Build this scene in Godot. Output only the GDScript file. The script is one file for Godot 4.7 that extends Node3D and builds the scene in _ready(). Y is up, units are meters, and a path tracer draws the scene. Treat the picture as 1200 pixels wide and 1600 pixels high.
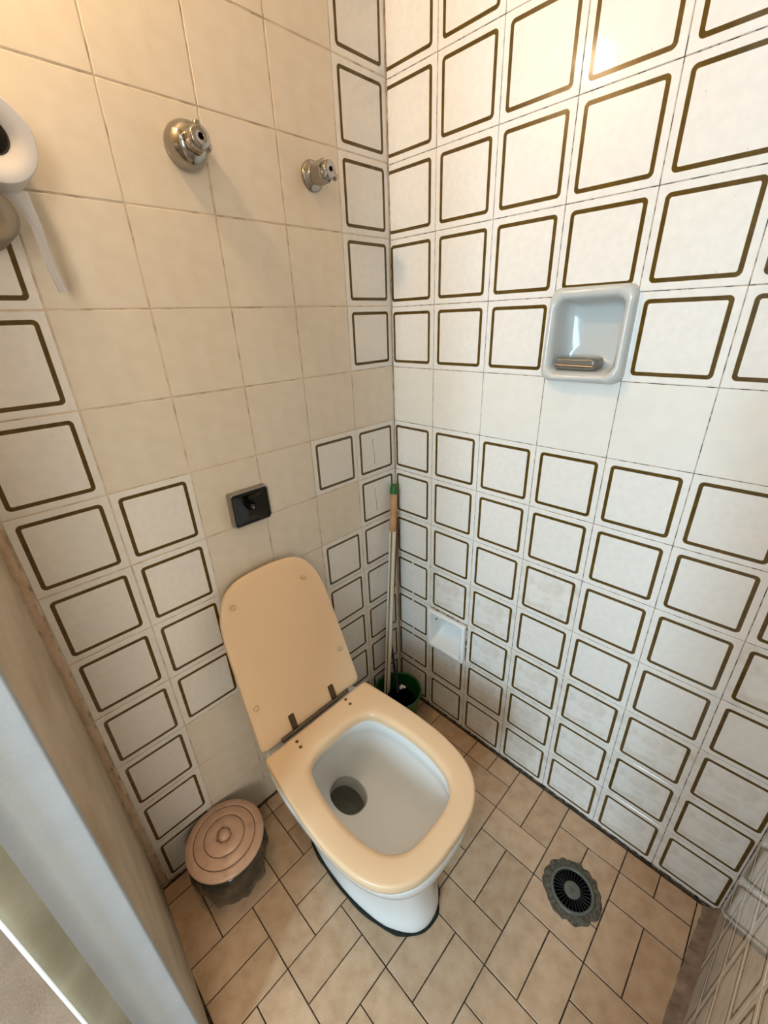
extends Node3D
# A small tiled toilet stall seen from its doorway. Corner of the two long walls at the origin:
# wall_left lies in z = 0 (towards -x), wall_right in x = 0 (towards +z), the floor in y = 0.

var rng := RandomNumberGenerator.new()
var M := {}
var used := {}
var mesh_cache := {}

# ------------------------------------------------------------------ geometry helpers
class Geo:
	var v := PackedVector3Array()
	var uv := PackedVector2Array()
	var t := PackedInt32Array()
	func vert(p: Vector3, q := Vector2.ZERO) -> int:
		v.append(p); uv.append(q)
		return v.size() - 1
	func tri(a: int, b: int, c: int) -> void:
		t.append(a); t.append(b); t.append(c)
	func quad(a: Vector3, b: Vector3, c: Vector3, d: Vector3, ua := Vector2(0, 0), ub := Vector2(1, 0), uc := Vector2(1, 1), ud := Vector2(0, 1)) -> void:
		# a b c d counter-clockwise seen from outside
		var i := vert(a, ua); vert(b, ub); vert(c, uc); vert(d, ud)
		tri(i, i + 2, i + 1); tri(i, i + 3, i + 2)
	func loft(rings: Array, closed := true, cap_a := false, cap_b := false) -> void:
		var n: int = rings[0].size()
		var start := v.size()
		for r in rings.size():
			for k in n:
				vert(rings[r][k], Vector2(float(k) / n, float(r) / maxf(rings.size() - 1, 1)))
		var w := n if closed else n - 1
		for r in rings.size() - 1:
			for k in w:
				var a := start + r * n + k
				var b := start + r * n + (k + 1) % n
				tri(a, b, b + n); tri(a, b + n, a + n)
		if cap_a: fan(rings[0], false)
		if cap_b: fan(rings[rings.size() - 1], true)
	func fan(ring, flip: bool) -> void:
		var c := Vector3.ZERO
		for p in ring: c += p
		c /= ring.size()
		var i := vert(c, Vector2(0.5, 0.5))
		for p in ring: vert(p, Vector2(0.5, 0.5))
		var n: int = ring.size()
		for k in n:
			if flip: tri(i, i + 1 + k, i + 1 + (k + 1) % n)
			else: tri(i, i + 1 + (k + 1) % n, i + 1 + k)
	func box(lo: Vector3, hi: Vector3) -> void:
		var a := lo; var b := hi
		quad(Vector3(a.x, a.y, b.z), Vector3(b.x, a.y, b.z), Vector3(b.x, b.y, b.z), Vector3(a.x, b.y, b.z))
		quad(Vector3(b.x, a.y, a.z), Vector3(a.x, a.y, a.z), Vector3(a.x, b.y, a.z), Vector3(b.x, b.y, a.z))
		quad(Vector3(b.x, a.y, b.z), Vector3(b.x, a.y, a.z), Vector3(b.x, b.y, a.z), Vector3(b.x, b.y, b.z))
		quad(Vector3(a.x, a.y, a.z), Vector3(a.x, a.y, b.z), Vector3(a.x, b.y, b.z), Vector3(a.x, b.y, a.z))
		quad(Vector3(a.x, b.y, b.z), Vector3(b.x, b.y, b.z), Vector3(b.x, b.y, a.z), Vector3(a.x, b.y, a.z))
		quad(Vector3(a.x, a.y, a.z), Vector3(b.x, a.y, a.z), Vector3(b.x, a.y, b.z), Vector3(a.x, a.y, b.z))
	func tube(path: Array, rad, n := 16, caps := true) -> void:
		var rings := []
		for i in path.size():
			var d: Vector3 = (path[mini(i + 1, path.size() - 1)] - path[maxi(i - 1, 0)]).normalized()
			var s := d.cross(Vector3(0.31, 0.17, 0.93)).normalized()
			var u := d.cross(s)
			var r: float = rad[i] if rad is Array else rad
			var ring := []
			for k in n:
				var a := TAU * k / n
				ring.append(path[i] + (s * cos(a) + u * sin(a)) * r)
			rings.append(ring)
		loft(rings, true, caps, caps)
	func lathe(prof: Array, n := 48, cap_a := false, cap_b := false) -> void:
		# prof: Vector2(radius, height) around +y
		var rings := []
		for p in prof:
			var ring := []
			for k in n:
				var a := TAU * k / n
				ring.append(Vector3(cos(a) * p.x, p.y, sin(a) * p.x))
			rings.append(ring)
		loft(rings, true, cap_a, cap_b)
	func mesh() -> ArrayMesh:
		var vol := 0.0
		var mid := Vector3.ZERO
		for p in v: mid += p
		mid /= maxf(v.size(), 1)
		for i in range(0, t.size(), 3):
			vol += (v[t[i]] - mid).dot((v[t[i + 1]] - mid).cross(v[t[i + 2]] - mid))
		if vol > 0.0:
			for i in range(0, t.size(), 3):
				var s := t[i + 1]
				t[i + 1] = t[i + 2]
				t[i + 2] = s
		var nr := PackedVector3Array()
		nr.resize(v.size())
		for i in range(0, t.size(), 3):
			var f := (v[t[i + 2]] - v[t[i]]).cross(v[t[i + 1]] - v[t[i]])
			for k in 3: nr[t[i + k]] += f
		for i in nr.size():
			nr[i] = nr[i].normalized() if nr[i].length_squared() > 1e-24 else Vector3.UP
		var a := []
		a.resize(Mesh.ARRAY_MAX)
		a[Mesh.ARRAY_VERTEX] = v
		a[Mesh.ARRAY_NORMAL] = nr
		a[Mesh.ARRAY_TEX_UV] = uv
		a[Mesh.ARRAY_INDEX] = t
		var m := ArrayMesh.new()
		m.add_surface_from_arrays(Mesh.PRIMITIVE_TRIANGLES, a)
		return m

func numbered(called: String) -> String:
	if not used.has(called):
		used[called] = 0
		return called
	used[called] += 1
	return "%s_%03d" % [called, used[called]]

func obj(called: String, mesh: Mesh, mat: Material, parent: Node = null) -> MeshInstance3D:
	var o := MeshInstance3D.new()
	o.mesh = mesh
	o.material_override = mat
	if parent == null:
		o.name = numbered(called)
		add_child(o, true)
	else:
		o.name = called
		parent.add_child(o, true)
	return o

func tag(o: Node, label: String, category := "", group := "") -> Node:
	o.set_meta("label", label)
	if category: o.set_meta("category", category)
	if group: o.set_meta("group", group)
	return o

func thing(called: String, label: String, category: String, at := Vector3.ZERO, turn := Vector3.ZERO) -> Node3D:
	var o := Node3D.new()
	o.name = numbered(called)
	add_child(o, true)
	o.position = at
	o.rotation = turn
	tag(o, label, category)
	return o

func struct(called: String, mesh: Mesh, mat: Material, label: String) -> MeshInstance3D:
	var o := obj(called, mesh, mat)
	o.set_meta("kind", "structure")
	o.set_meta("label", label)
	return o

func boxes(list: Array) -> ArrayMesh:
	var g := Geo.new()
	for b in list: g.box(b[0], b[1])
	return g.mesh()

func rrect(hw: float, hh: float, r: float, n := 8) -> Array:
	# rounded rectangle in xy, counter-clockwise
	var out := []
	for q in 4:
		var cx := (hw - r) * (1.0 if q == 0 or q == 3 else -1.0)
		var cy := (hh - r) * (1.0 if q < 2 else -1.0)
		for k in n + 1:
			var a := PI * 0.5 * (q + float(k) / n)
			out.append(Vector2(cx + cos(a) * r, cy + sin(a) * r))
	return out

func superring(y: float, cx: float, hw: float, z0: float, z1: float, e: float, n := 72) -> Array:
	var out := []
	var zc := (z0 + z1) * 0.5
	var hz := (z1 - z0) * 0.5
	for k in n:
		var a := TAU * k / n
		var c := cos(a); var s := sin(a)
		out.append(Vector3(cx + hw * signf(c) * pow(absf(c), 2.0 / e), y, zc + hz * signf(s) * pow(absf(s), 2.0 / e)))
	return out

func smooth_closed(half: Array, n: int) -> Array:
	# half: points (x >= 0) from back centre to front centre; mirrored, splined, resampled by length
	var pts := []
	for p in half: pts.append(p)
	for i in range(half.size() - 2, 0, -1): pts.append(Vector2(-half[i].x, half[i].y))
	var dense := []
	var m := pts.size()
	for i in m:
		for k in 12:
			dense.append(pts[i].cubic_interpolate(pts[(i + 1) % m], pts[(i - 1 + m) % m], pts[(i + 2) % m], k / 12.0))
	var total := 0.0
	for i in dense.size(): total += dense[i].distance_to(dense[(i + 1) % dense.size()])
	var out := []
	var walked := 0.0
	var j := 0
	for k in n:
		var want := total * k / n
		while walked + dense[j].distance_to(dense[(j + 1) % dense.size()]) < want and j < dense.size() - 1:
			walked += dense[j].distance_to(dense[(j + 1) % dense.size()])
			j += 1
		var seg: float = dense[j].distance_to(dense[(j + 1) % dense.size()])
		out.append(dense[j].lerp(dense[(j + 1) % dense.size()], clampf((want - walked) / maxf(seg, 1e-6), 0, 1)))
	return out

# ------------------------------------------------------------------ materials
func mat(col: Color, rough := 0.5, metal := 0.0) -> StandardMaterial3D:
	var m := StandardMaterial3D.new()
	m.albedo_color = col
	m.roughness = rough
	m.metallic = metal
	return m

func noise_image(size: int, freq: float, seed_: int, octaves := 4) -> Image:
	var f := FastNoiseLite.new()
	f.seed = seed_
	f.frequency = freq
	f.fractal_octaves = octaves
	f.noise_type = FastNoiseLite.TYPE_SIMPLEX_SMOOTH
	return f.get_seamless_image(size, size)

func mottled(size: int, freq: float, seed_: int, stops: Array, fine := 0.03) -> ImageTexture:
	# stops: [[position, Color], ...] mapped over noise, with fine grain on top
	var a := noise_image(size, freq, seed_)
	var b := noise_image(size, 0.35, seed_ + 7, 2)
	var im := Image.create(size, size, true, Image.FORMAT_RGB8)
	for y in size:
		for x in size:
			var h := a.get_pixel(x, y).r
			var c: Color = stops[stops.size() - 1][1]
			for s in stops.size() - 1:
				if h < stops[s + 1][0]:
					c = stops[s][1].lerp(stops[s + 1][1], clampf((h - stops[s][0]) / (stops[s + 1][0] - stops[s][0]), 0, 1))
					break
			var g := (b.get_pixel(x, y).r - 0.5) * fine * 2.0
			im.set_pixel(x, y, Color(c.r + g, c.g + g, c.b + g))
	im.generate_mipmaps()
	return ImageTexture.create_from_image(im)

func tri_mat(tex: Texture2D, scale: float, rough: float) -> StandardMaterial3D:
	var m := mat(Color.WHITE, rough)
	m.albedo_texture = tex
	m.uv1_triplanar = true
	m.uv1_world_triplanar = true
	m.uv1_scale = Vector3.ONE * scale
	return m

func framed_tile(seed_: int, marks: String) -> ImageTexture:
	# white glaze with the printed gold-brown rounded frame line
	var n := 512
	var im := Image.create(n, n, true, Image.FORMAT_RGB8)
	var r := RandomNumberGenerator.new()
	r.seed = seed_
	var glaze := Color(0.905, 0.885, 0.855)
	var line := Color(0.33, 0.245, 0.075)
	var speck := noise_image(n, 0.012, seed_, 3)
	var grime := noise_image(n, 0.0045, 77, 4)
	var half := 0.428
	for y in n:
		for x in n:
			var p := Vector2((x + 0.5) / n - 0.5, (y + 0.5) / n - 0.5)
			# outer rounded square, inner with a tighter corner
			var q := Vector2(absf(p.x), absf(p.y)) - Vector2(half, half) + Vector2(0.055, 0.055)
			var d_out := Vector2(maxf(q.x, 0), maxf(q.y, 0)).length() + minf(maxf(q.x, q.y), 0) - 0.055
			var hi := half - 0.046
			var q2 := Vector2(absf(p.x), absf(p.y)) - Vector2(hi, hi) + Vector2(0.022, 0.022)
			var d_in := Vector2(maxf(q2.x, 0), maxf(q2.y, 0)).length() + minf(maxf(q2.x, q2.y), 0) - 0.022
			var a := clampf(0.5 - d_out * n * 0.5, 0, 1) * clampf(0.5 + d_in * n * 0.5, 0, 1)
			var s := speck.get_pixel(x, y).r - 0.5
			var c := Color(glaze.r + s * 0.03, glaze.g + s * 0.03, glaze.b + s * 0.03)
			if marks == "dirty":
				var dd := clampf((grime.get_pixel(x, y).r - 0.45) * 2.0, 0, 1) * 0.22
				c = c.lerp(Color(0.62, 0.54, 0.42), dd)
			if marks == "drip" and absf(p.x - 0.01 - s * 0.02) < 0.022: a *= 0.06
			im.set_pixel(x, y, c.lerp(Color(line.r + s * 0.08, line.g + s * 0.07, line.b + s * 0.04), a))
	if marks == "crack":
		var cx := 210.0
		for y in range(130, 400):
			cx += r.randf_range(-0.6, 0.75)
			for w in range(-1, 3): im.set_pixel(int(cx) + w, y, Color(0.30, 0.12, 0.09))
	if marks == "chip" or marks == "crack":
		for i in 4:
			var x0 := r.randi_range(60, 440); var y0 := r.randi_range(60, 440)
			for k in r.randi_range(3, 12):
				im.set_pixel(x0 + r.randi_range(0, 1), y0 + k, Color(0.25, 0.19, 0.14))
	im.generate_mipmaps()
	return ImageTexture.create_from_image(im)

func make_materials() -> void:
	for k in ["", "chip", "crack", "drip", "dirty"]:
		var m := mat(Color.WHITE, 0.08)
		m.albedo_texture = framed_tile(11 + k.length() * 3, k)
		m.metallic_specular = 0.5
		M["framed" + k] = m
	var cream := mottled(256, 0.01, 3, [[0.0, Color(0.86, 0.815, 0.74)], [0.5, Color(0.875, 0.83, 0.76)], [1.0, Color(0.885, 0.845, 0.78)]], 0.01)
	M.cream = mat(Color.WHITE, 0.13); M.cream.albedo_texture = cream
	var white := mottled(256, 0.01, 5, [[0.0, Color(0.89, 0.87, 0.83)], [1.0, Color(0.91, 0.89, 0.855)]], 0.01)
	M.white_tile = mat(Color.WHITE, 0.11); M.white_tile.albedo_texture = white
	M.grout_left = tri_mat(mottled(512, 0.02, 21, [[0.0, Color(0.62, 0.52, 0.43)], [0.45, Color(0.82, 0.745, 0.65)], [1.0, Color(0.89, 0.83, 0.75)]], 0.05), 2.0, 0.85)
	M.grout_right = tri_mat(mottled(512, 0.03, 22, [[0.0, Color(0.16, 0.12, 0.09)], [0.34, Color(0.26, 0.21, 0.17)], [0.46, Color(0.62, 0.55, 0.48)], [1.0, Color(0.76, 0.70, 0.63)]], 0.06), 3.0, 0.9)
	M.grout_floor = tri_mat(mottled(512, 0.03, 23, [[0.0, Color(0.13, 0.10, 0.07)], [0.5, Color(0.24, 0.18, 0.13)], [1.0, Color(0.42, 0.34, 0.26)]], 0.06), 3.0, 0.95)
	var ft := []
	for k in 4:
		var d := -0.02 + 0.014 * k
		var m := tri_mat(mottled(512, 0.018, 40 + k, [[0.0, Color(0.71 + d, 0.585 + d, 0.46 + d)], [0.5, Color(0.765 + d, 0.64 + d, 0.515 + d)], [1.0, Color(0.80 + d, 0.685 + d, 0.565 + d)]], 0.05), 2.3, 0.42)
		m.uv1_offset = Vector3(0.23 * k, 0.41 * k, 0.37 * k)
		ft.append(m)
	M.floor_tiles = ft
	M.mortar = tri_mat(mottled(256, 0.05, 31, [[0.0, Color(0.22, 0.20, 0.17)], [0.5, Color(0.36, 0.33, 0.28)], [1.0, Color(0.50, 0.46, 0.40)]], 0.1), 6.0, 0.95)
	M.sliver = tri_mat(mottled(256, 0.03, 33, [[0.0, Color(0.40, 0.29, 0.21)], [0.24, Color(0.78, 0.67, 0.56)], [1.0, Color(0.88, 0.80, 0.71)]], 0.05), 4.0, 0.7)
	M.sliver.uv1_scale = Vector3(9.0, 1.3, 9.0)
	M.bead = tri_mat(mottled(256, 0.04, 32, [[0.0, Color(0.62, 0.52, 0.42)], [0.4, Color(0.80, 0.71, 0.61)], [1.0, Color(0.87, 0.80, 0.72)]], 0.04), 4.0, 0.7)
	M.fillet = tri_mat(mottled(256, 0.03, 34, [[0.0, Color(0.42, 0.34, 0.28)], [0.5, Color(0.55, 0.46, 0.39)], [1.0, Color(0.66, 0.57, 0.50)]], 0.06), 4.0, 0.9)
	M.joint = tri_mat(mottled(256, 0.05, 36, [[0.0, Color(0.09, 0.08, 0.06)], [0.5, Color(0.24, 0.20, 0.16)], [1.0, Color(0.52, 0.44, 0.36)]], 0.06), 5.0, 0.95)
	M.plaster = tri_mat(mottled(256, 0.012, 35, [[0.0, Color(0.66, 0.58, 0.47)], [0.5, Color(0.72, 0.65, 0.55)], [1.0, Color(0.78, 0.72, 0.63)]], 0.03), 1.5, 0.75)
	M.ceiling = mat(Color(0.88, 0.86, 0.82), 0.85)
	M.jamb = tri_mat(mottled(256, 0.02, 37, [[0.0, Color(0.62, 0.645, 0.67)], [1.0, Color(0.66, 0.685, 0.71)]], 0.015), 2.0, 0.5)  # white lining paint, darkened and blued to carry its dim cool daylight
	M.jamb_stop = tri_mat(mottled(512, 0.02, 38, [[0.0, Color(0.52, 0.51, 0.43)], [0.5, Color(0.61, 0.60, 0.53)], [1.0, Color(0.70, 0.69, 0.63)]], 0.02), 0.8, 0.6)
	M.jamb_edge = mat(Color(0.88, 0.89, 0.89), 0.4)
	M.corridor_floor = tri_mat(mottled(256, 0.02, 39, [[0.0, Color(0.58, 0.49, 0.41)], [1.0, Color(0.66, 0.57, 0.49)]], 0.06), 2.0, 0.7)
	M.corridor_wall = mat(Color(0.78, 0.78, 0.76), 0.85)
	M.porcelain = mat(Color(0.935, 0.93, 0.915), 0.07)
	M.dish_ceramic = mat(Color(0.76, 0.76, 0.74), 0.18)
	M.seat = mat(Color(0.92, 0.79, 0.635), 0.30)
	M.lid_bumper = mat(Color(0.84, 0.71, 0.55), 0.35)
	M.chrome = mat(Color(0.66, 0.64, 0.61), 0.10, 1.0)
	M.steel_dull = mat(Color(0.42, 0.38, 0.32), 0.42, 1.0)
	M.screw = mat(Color(0.46, 0.36, 0.25), 0.5, 0.5)
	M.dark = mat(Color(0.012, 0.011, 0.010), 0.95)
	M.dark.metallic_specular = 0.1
	M.mop_wood = mat(Color(0.47, 0.33, 0.24), 0.7)
	M.black_gloss = mat(Color(0.014, 0.014, 0.014), 0.16)
	M.black_plastic = mat(Color(0.03, 0.03, 0.032), 0.45)
	M.green = mat(Color(0.055, 0.29, 0.075), 0.35)
	M.green_cap = mat(Color(0.10, 0.36, 0.11), 0.4)
	M.wood = tri_mat(mottled(256, 0.02, 51, [[0.0, Color(0.66, 0.49, 0.33)], [1.0, Color(0.80, 0.64, 0.47)]], 0.05), 6.0, 0.6)
	var im := Image.create(64, 8, true, Image.FORMAT_RGB8)
	for x in 64:
		for y in 8:
			var k := x % 16
			im.set_pixel(x, y, Color(0.24, 0.20, 0.15) if k < 2 else (Color(0.62, 0.54, 0.42) if k < 5 else Color(0.86, 0.82, 0.74)))
	im.generate_mipmaps()
	M.stripes = mat(Color.WHITE, 0.45); M.stripes.albedo_texture = ImageTexture.create_from_image(im)
	M.bin_lid = tri_mat(mottled(256, 0.02, 61, [[0.0, Color(0.70, 0.56, 0.47)], [0.4, Color(0.82, 0.67, 0.57)], [1.0, Color(0.85, 0.71, 0.61)]], 0.02), 4.0, 0.28)
	M.bin_groove = mat(Color(0.40, 0.30, 0.23), 0.6)
	M.bin_dirt = tri_mat(mottled(128, 0.06, 63, [[0.0, Color(0.45, 0.34, 0.26)], [1.0, Color(0.74, 0.60, 0.50)]], 0.05), 12.0, 0.7)
	M.bin_body = mat(Color(0.42, 0.37, 0.32), 0.4)
	M.bag = mat(Color(0.20, 0.19, 0.17, 0.72), 0.22)
	M.bag.transparency = BaseMaterial3D.TRANSPARENCY_ALPHA
	M.bag.cull_mode = BaseMaterial3D.CULL_DISABLED
	M.sealant = mat(Color(0.10, 0.11, 0.08), 0.9)
	M.paper = mat(Color(0.88, 0.86, 0.85), 0.95)
	M.paper.backlight_enabled = true
	M.paper.backlight = Color(0.35, 0.33, 0.3)
	M.cardboard = mat(Color(0.30, 0.26, 0.21), 0.85)
	M.holder = mat(Color(0.50, 0.45, 0.38), 0.55)
	M.soap = mat(Color(0.43, 0.41, 0.37), 0.10)
	M.water = mat(Color(0.33, 0.33, 0.26, 0.6), 0.03)
	M.water.transparency = BaseMaterial3D.TRANSPARENCY_ALPHA
	M.grate = mat(Color(0.42, 0.44, 0.41), 0.4, 0.6)
	M.window_frame = mat(Color(0.85, 0.85, 0.84), 0.4)
	M.glass = mat(Color(0.9, 0.95, 1.0, 0.08), 0.02)
	M.glass.transparency = BaseMaterial3D.TRANSPARENCY_ALPHA

# ------------------------------------------------------------------ tiles
func tile_mesh(w: float, h: float, u0 := 0.0, u1 := 1.0, v0 := 0.0, v1 := 1.0) -> ArrayMesh:
	# front face in z = 0, thickness behind it, bevelled rim; centred on x and y
	var key := "%.4f %.4f %.3f %.3f %.3f %.3f" % [w, h, u0, u1, v0, v1]
	if mesh_cache.has(key): return mesh_cache[key]
	var g := Geo.new()
	var c := 0.0009
	var b := 0.0007
	var x := w * 0.5; var y := h * 0.5
	var ou := [Vector3(-x, -y, -b), Vector3(x, -y, -b), Vector3(x, y, -b), Vector3(-x, y, -b)]
	var fr := [Vector3(-x + c, -y + c, 0), Vector3(x - c, -y + c, 0), Vector3(x - c, y - c, 0), Vector3(-x + c, y - c, 0)]
	var uvs := [Vector2(u0, v1), Vector2(u1, v1), Vector2(u1, v0), Vector2(u0, v0)]
	g.quad(fr[0], fr[1], fr[2], fr[3], uvs[0], uvs[1], uvs[2], uvs[3])
	for k in 4:
		var l := (k + 1) % 4
		g.quad(ou[k], ou[l], fr[l], fr[k], uvs[k], uvs[l], uvs[l], uvs[k])
		g.quad(ou[k] + Vector3(0, 0, -0.006), ou[l] + Vector3(0, 0, -0.006), ou[l], ou[k], uvs[k], uvs[l], uvs[l], uvs[k])
	g.quad(ou[1] + Vector3(0, 0, -0.006), ou[0] + Vector3(0, 0, -0.006), ou[3] + Vector3(0, 0, -0.006), ou[2] + Vector3(0, 0, -0.006), uvs[1], uvs[0], uvs[3], uvs[2])
	var m := g.mesh()
	mesh_cache[key] = m
	return m

const ROW0 := 1.06      # height of the joint below the plain band of wall_right
const PITCH := 0.15
const CEIL := 2.41

func put_tile(wall: Node3D, pos: Vector3, turn: float, w: float, h: float, m: Material, u0 := 0.0, u1 := 1.0) -> void:
	var t := obj("tile", tile_mesh(w, h, u0, u1), m, wall)
	t.position = pos
	t.rotation = Vector3(rng.randf_range(-0.0022, 0.0022), turn + rng.randf_range(-0.0022, 0.0022), rng.randf_range(-0.0012, 0.0012))

func build_wall_left() -> void:
	var wall := struct("wall_left", boxes([[Vector3(-0.925, -0.1, -0.12), Vector3(0.1, CEIL, -0.0009)]]), M.grout_left, "wall of cream tiles and gold-framed tiles behind the toilet")
	var gap := 0.0026
	var framed := func(j: int, i: int) -> bool:
		if j == 1: return i != 0
		if j == 2: return i == -1 or i <= -3
		if j == 5: return i <= -1 and i >= -4
		if j == 6: return i <= 3
		return false
	for j in range(1, 7):
		var x1 := 0.0 if j == 1 else -(0.1555 + (j - 2) * PITCH)
		var x0 := -(0.1555 + (j - 1) * PITCH)
		for i in range(-7, 9):
			var y0 := ROW0 + i * PITCH
			var m: Material = M.cream
			if framed.call(j, i):
				m = M.framed
				if j == 1 and (i == -1 or i == -2): m = M.framedcrack
				elif rng.randf() < 0.3: m = M.framedchip
			var w := x1 - x0 - gap
			var cx := (x0 + x1) * 0.5
			if j == 1:
				w = 0.1505; cx = -0.0795
			put_tile(wall, Vector3(cx, y0 + PITCH * 0.5, rng.randf_range(-0.0004, 0.0003)), 0, w, PITCH - gap, m)
	# broken slivers and mortar left at the outer edge of the wall
	for i in range(-7, 9):
		var y0 := ROW0 + i * PITCH
		var g := Geo.new()
		var a := []; var b := []; var c := []
		for k in 13:
			var y := y0 + 0.003 + (PITCH - 0.006) * k / 12.0
			var e := 0.012 + rng.randf_range(-0.003, 0.003)
			a.append(Vector3(-0.9085, y, 0.0))
			b.append(Vector3(-0.9085 - e, y, rng.randf_range(-0.001, 0.001)))
			c.append(Vector3(-0.9085 - e - 0.001, y, -0.006))
		g.loft([a, b, c], false)
		obj("tile_sliver", g.mesh(), M.sliver, wall)
	var g2 := Geo.new()
	var r1 := []; var r2 := []; var r3 := []
	for k in 161:
		var y := CEIL * k / 160.0
		r1.append(Vector3(-0.9195 + rng.randf_range(-0.001, 0.001), y, -0.004))
		r2.append(Vector3(-0.9235 + rng.randf_range(-0.0015, 0.0015), y, 0.004 + rng.randf_range(-0.003, 0.003)))
		r3.append(Vector3(-0.930, y, -0.002))
	g2.loft([r1, r2, r3], false)
	obj("mortar_bead", g2.mesh(), M.bead, wall)

const NICHE_UP := Vector2(0.517, 1.287)    # centre (z, y) on wall_right
const NICHE_LOW := Vector2(0.2115, 0.3735)

func build_wall_right() -> void:
	var x0 := 0.0009; var x1 := 0.13
	var top := CEIL
	var bl := []
	# backing with two holes for the recessed soap dishes
	var za := NICHE_LOW.x - 0.062; var zb := NICHE_LOW.x + 0.062
	var zc := NICHE_UP.x - 0.066; var zd := NICHE_UP.x + 0.066
	bl.append([Vector3(x0, -0.1, -0.0013), Vector3(x1, top, za)])
	bl.append([Vector3(x0, -0.1, za), Vector3(x1, NICHE_LOW.y - 0.064, zb)])
	bl.append([Vector3(x0, NICHE_LOW.y + 0.064, za), Vector3(x1, top, zb)])
	bl.append([Vector3(x0, -0.1, zb), Vector3(x1, top, zc)])
	bl.append([Vector3(x0, -0.1, zc), Vector3(x1, NICHE_UP.y - 0.066, zd)])
	bl.append([Vector3(x0, NICHE_UP.y + 0.066, zc), Vector3(x1, top, zd)])
	bl.append([Vector3(x0, -0.1, zd), Vector3(x1, top, 1.2)])
	var wall := struct("wall_right", boxes(bl), M.grout_right, "wall of gold-framed white tiles with two recessed soap dishes")
	var gap := 0.0014
	for k in range(1, 8):
		var z0 := 0.0 if k == 1 else 0.1415 + (k - 2) * PITCH
		var z1 := minf(0.1415 + (k - 1) * PITCH, 1.034)
		for i in range(-7, 9):
			var y0 := ROW0 - 0.003 + i * PITCH
			if k == 4 and i == 1: continue   # the upper soap dish fills this place
			if k == 2 and i == -5: continue  # the lower one this
			var m: Material = M.framed
			if i == 0: m = M.white_tile
			elif k == 1 and i <= -3 and i >= -6: m = M.framedchip if i == -3 else M.frameddrip
			elif i <= -5 or (i <= -3 and rng.randf() < 0.35): m = M.frameddirty
			elif rng.randf() < 0.2: m = M.framedchip
			var u0 := 0.0; var u1 := 1.0
			if k == 1: u0 = 0.057 if i < 2 else (0.075 if i == 2 else 0.12)
			if k == 7: u1 = (z1 - z0) / PITCH
			put_tile(wall, Vector3(rng.randf_range(-0.0002, 0.0002), y0 + PITCH * 0.5, (z0 + z1) * 0.5), -PI / 2, z1 - z0 - gap, PITCH - gap, m, u0, u1)

func build_wall_front() -> void:
	# this wall stands a little out of square
	var turn := PI - 0.075
	var wall := struct("wall_front", boxes([[Vector3(-0.05, -0.1, -0.12), Vector3(0.99, CEIL, -0.0013)]]), M.grout_right, "gold-framed tile wall closing the stall beside the doorway")
	wall.position = Vector3(0, 0, 1.034)
	wall.rotation.y = turn
	for j in 7:
		var w := PITCH if j < 6 else 0.07
		for i in range(-7, 9):
			var y0 := ROW0 + i * PITCH
			put_tile(wall, Vector3(0.005 + j * PITCH + w * 0.5, y0 + PITCH * 0.5, 0), 0, w - 0.0022, PITCH - 0.0022, M.white_tile if i == 0 else M.frameddirty, 0, w / PITCH)

func build_floor() -> void:
	var fl := struct("floor", boxes([[Vector3(-0.96, -0.12, -0.05), Vector3(0.05, -0.0018, 1.10)]]), M.grout_floor, "beige oblong floor tiles laid in pairs with single crossing tiles")
	var gx := 0.0784; var gz := 0.0791
	var gap := 0.0026
	var zmax := func(x: float) -> float: return 1.034 + x * 0.075
	var rects := []
	for b in range(-4, 5):
		var z0 := 0.5205 + b * 2.0 * gz
		for s in range(-6, 12):
			var x0 := -0.6205 + (-b + 3 * s) * gx
			rects.append([x0, z0, x0 + 2 * gx, z0 + gz])
			rects.append([x0, z0 + gz, x0 + 2 * gx, z0 + 2 * gz])
			rects.append([x0 + 2 * gx, z0, x0 + 3 * gx, z0 + 2 * gz])
	for r in rects:
		var xa := maxf(r[0], -0.935); var xb := minf(r[2], -0.006)
		var za := maxf(r[1], 0.004); var zb := minf(r[3], 1.03)
		if xb - xa < 0.012 or zb - za < 0.012: continue
		var t := obj("floor_tile", tile_mesh(snappedf(xb - xa - gap, 0.0002), snappedf(zb - za - gap, 0.0002)), M.floor_tiles[rng.randi() % 4], fl)
		t.position = Vector3((xa + xb) * 0.5, rng.randf_range(-0.0003, 0.0002), (za + zb) * 0.5)
		t.rotation = Vector3(-PI / 2 + rng.randf_range(-0.003, 0.003), 0, rng.randf_range(-0.003, 0.003))
	# ragged mortar bead along the foot of the walls
	var g := Geo.new()
	var p := []; var rad := []
	for k in 121:
		p.append(Vector3(-0.002, 0.001, 0.01 + 1.02 * k / 120.0)); rad.append(0.0026 + rng.randf_range(-0.0018, 0.0024))
	g.tube(p, rad, 6)
	obj("joint_bead", g.mesh(), M.joint, fl)
	g = Geo.new(); p = []; rad = []
	for k in 101:
		p.append(Vector3(-0.9 + 0.89 * k / 100.0, 0.001, 0.002)); rad.append(0.0024 + rng.randf_range(-0.0015, 0.002))
	g.tube(p, rad, 6)
	obj("joint_bead", g.mesh(), M.joint, fl)
	g = Geo.new()
	var ra := []; var rb := []; var rc := []
	for k in 61:
		var x := -0.93 * k / 60.0
		var z: float = zmax.call(x)
		ra.append(Vector3(x, 0.0006, z - 0.026 + rng.randf_range(-0.003, 0.003)))
		rb.append(Vector3(x, 0.008 + rng.randf_range(-0.002, 0.002), z - 0.012))
		rc.append(Vector3(x, 0.028 + rng.randf_range(-0.004, 0.004), z + 0.001))
	g.loft([ra, rb, rc], false)
	obj("mortar_fillet", g.mesh(), M.fillet, fl)

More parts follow.
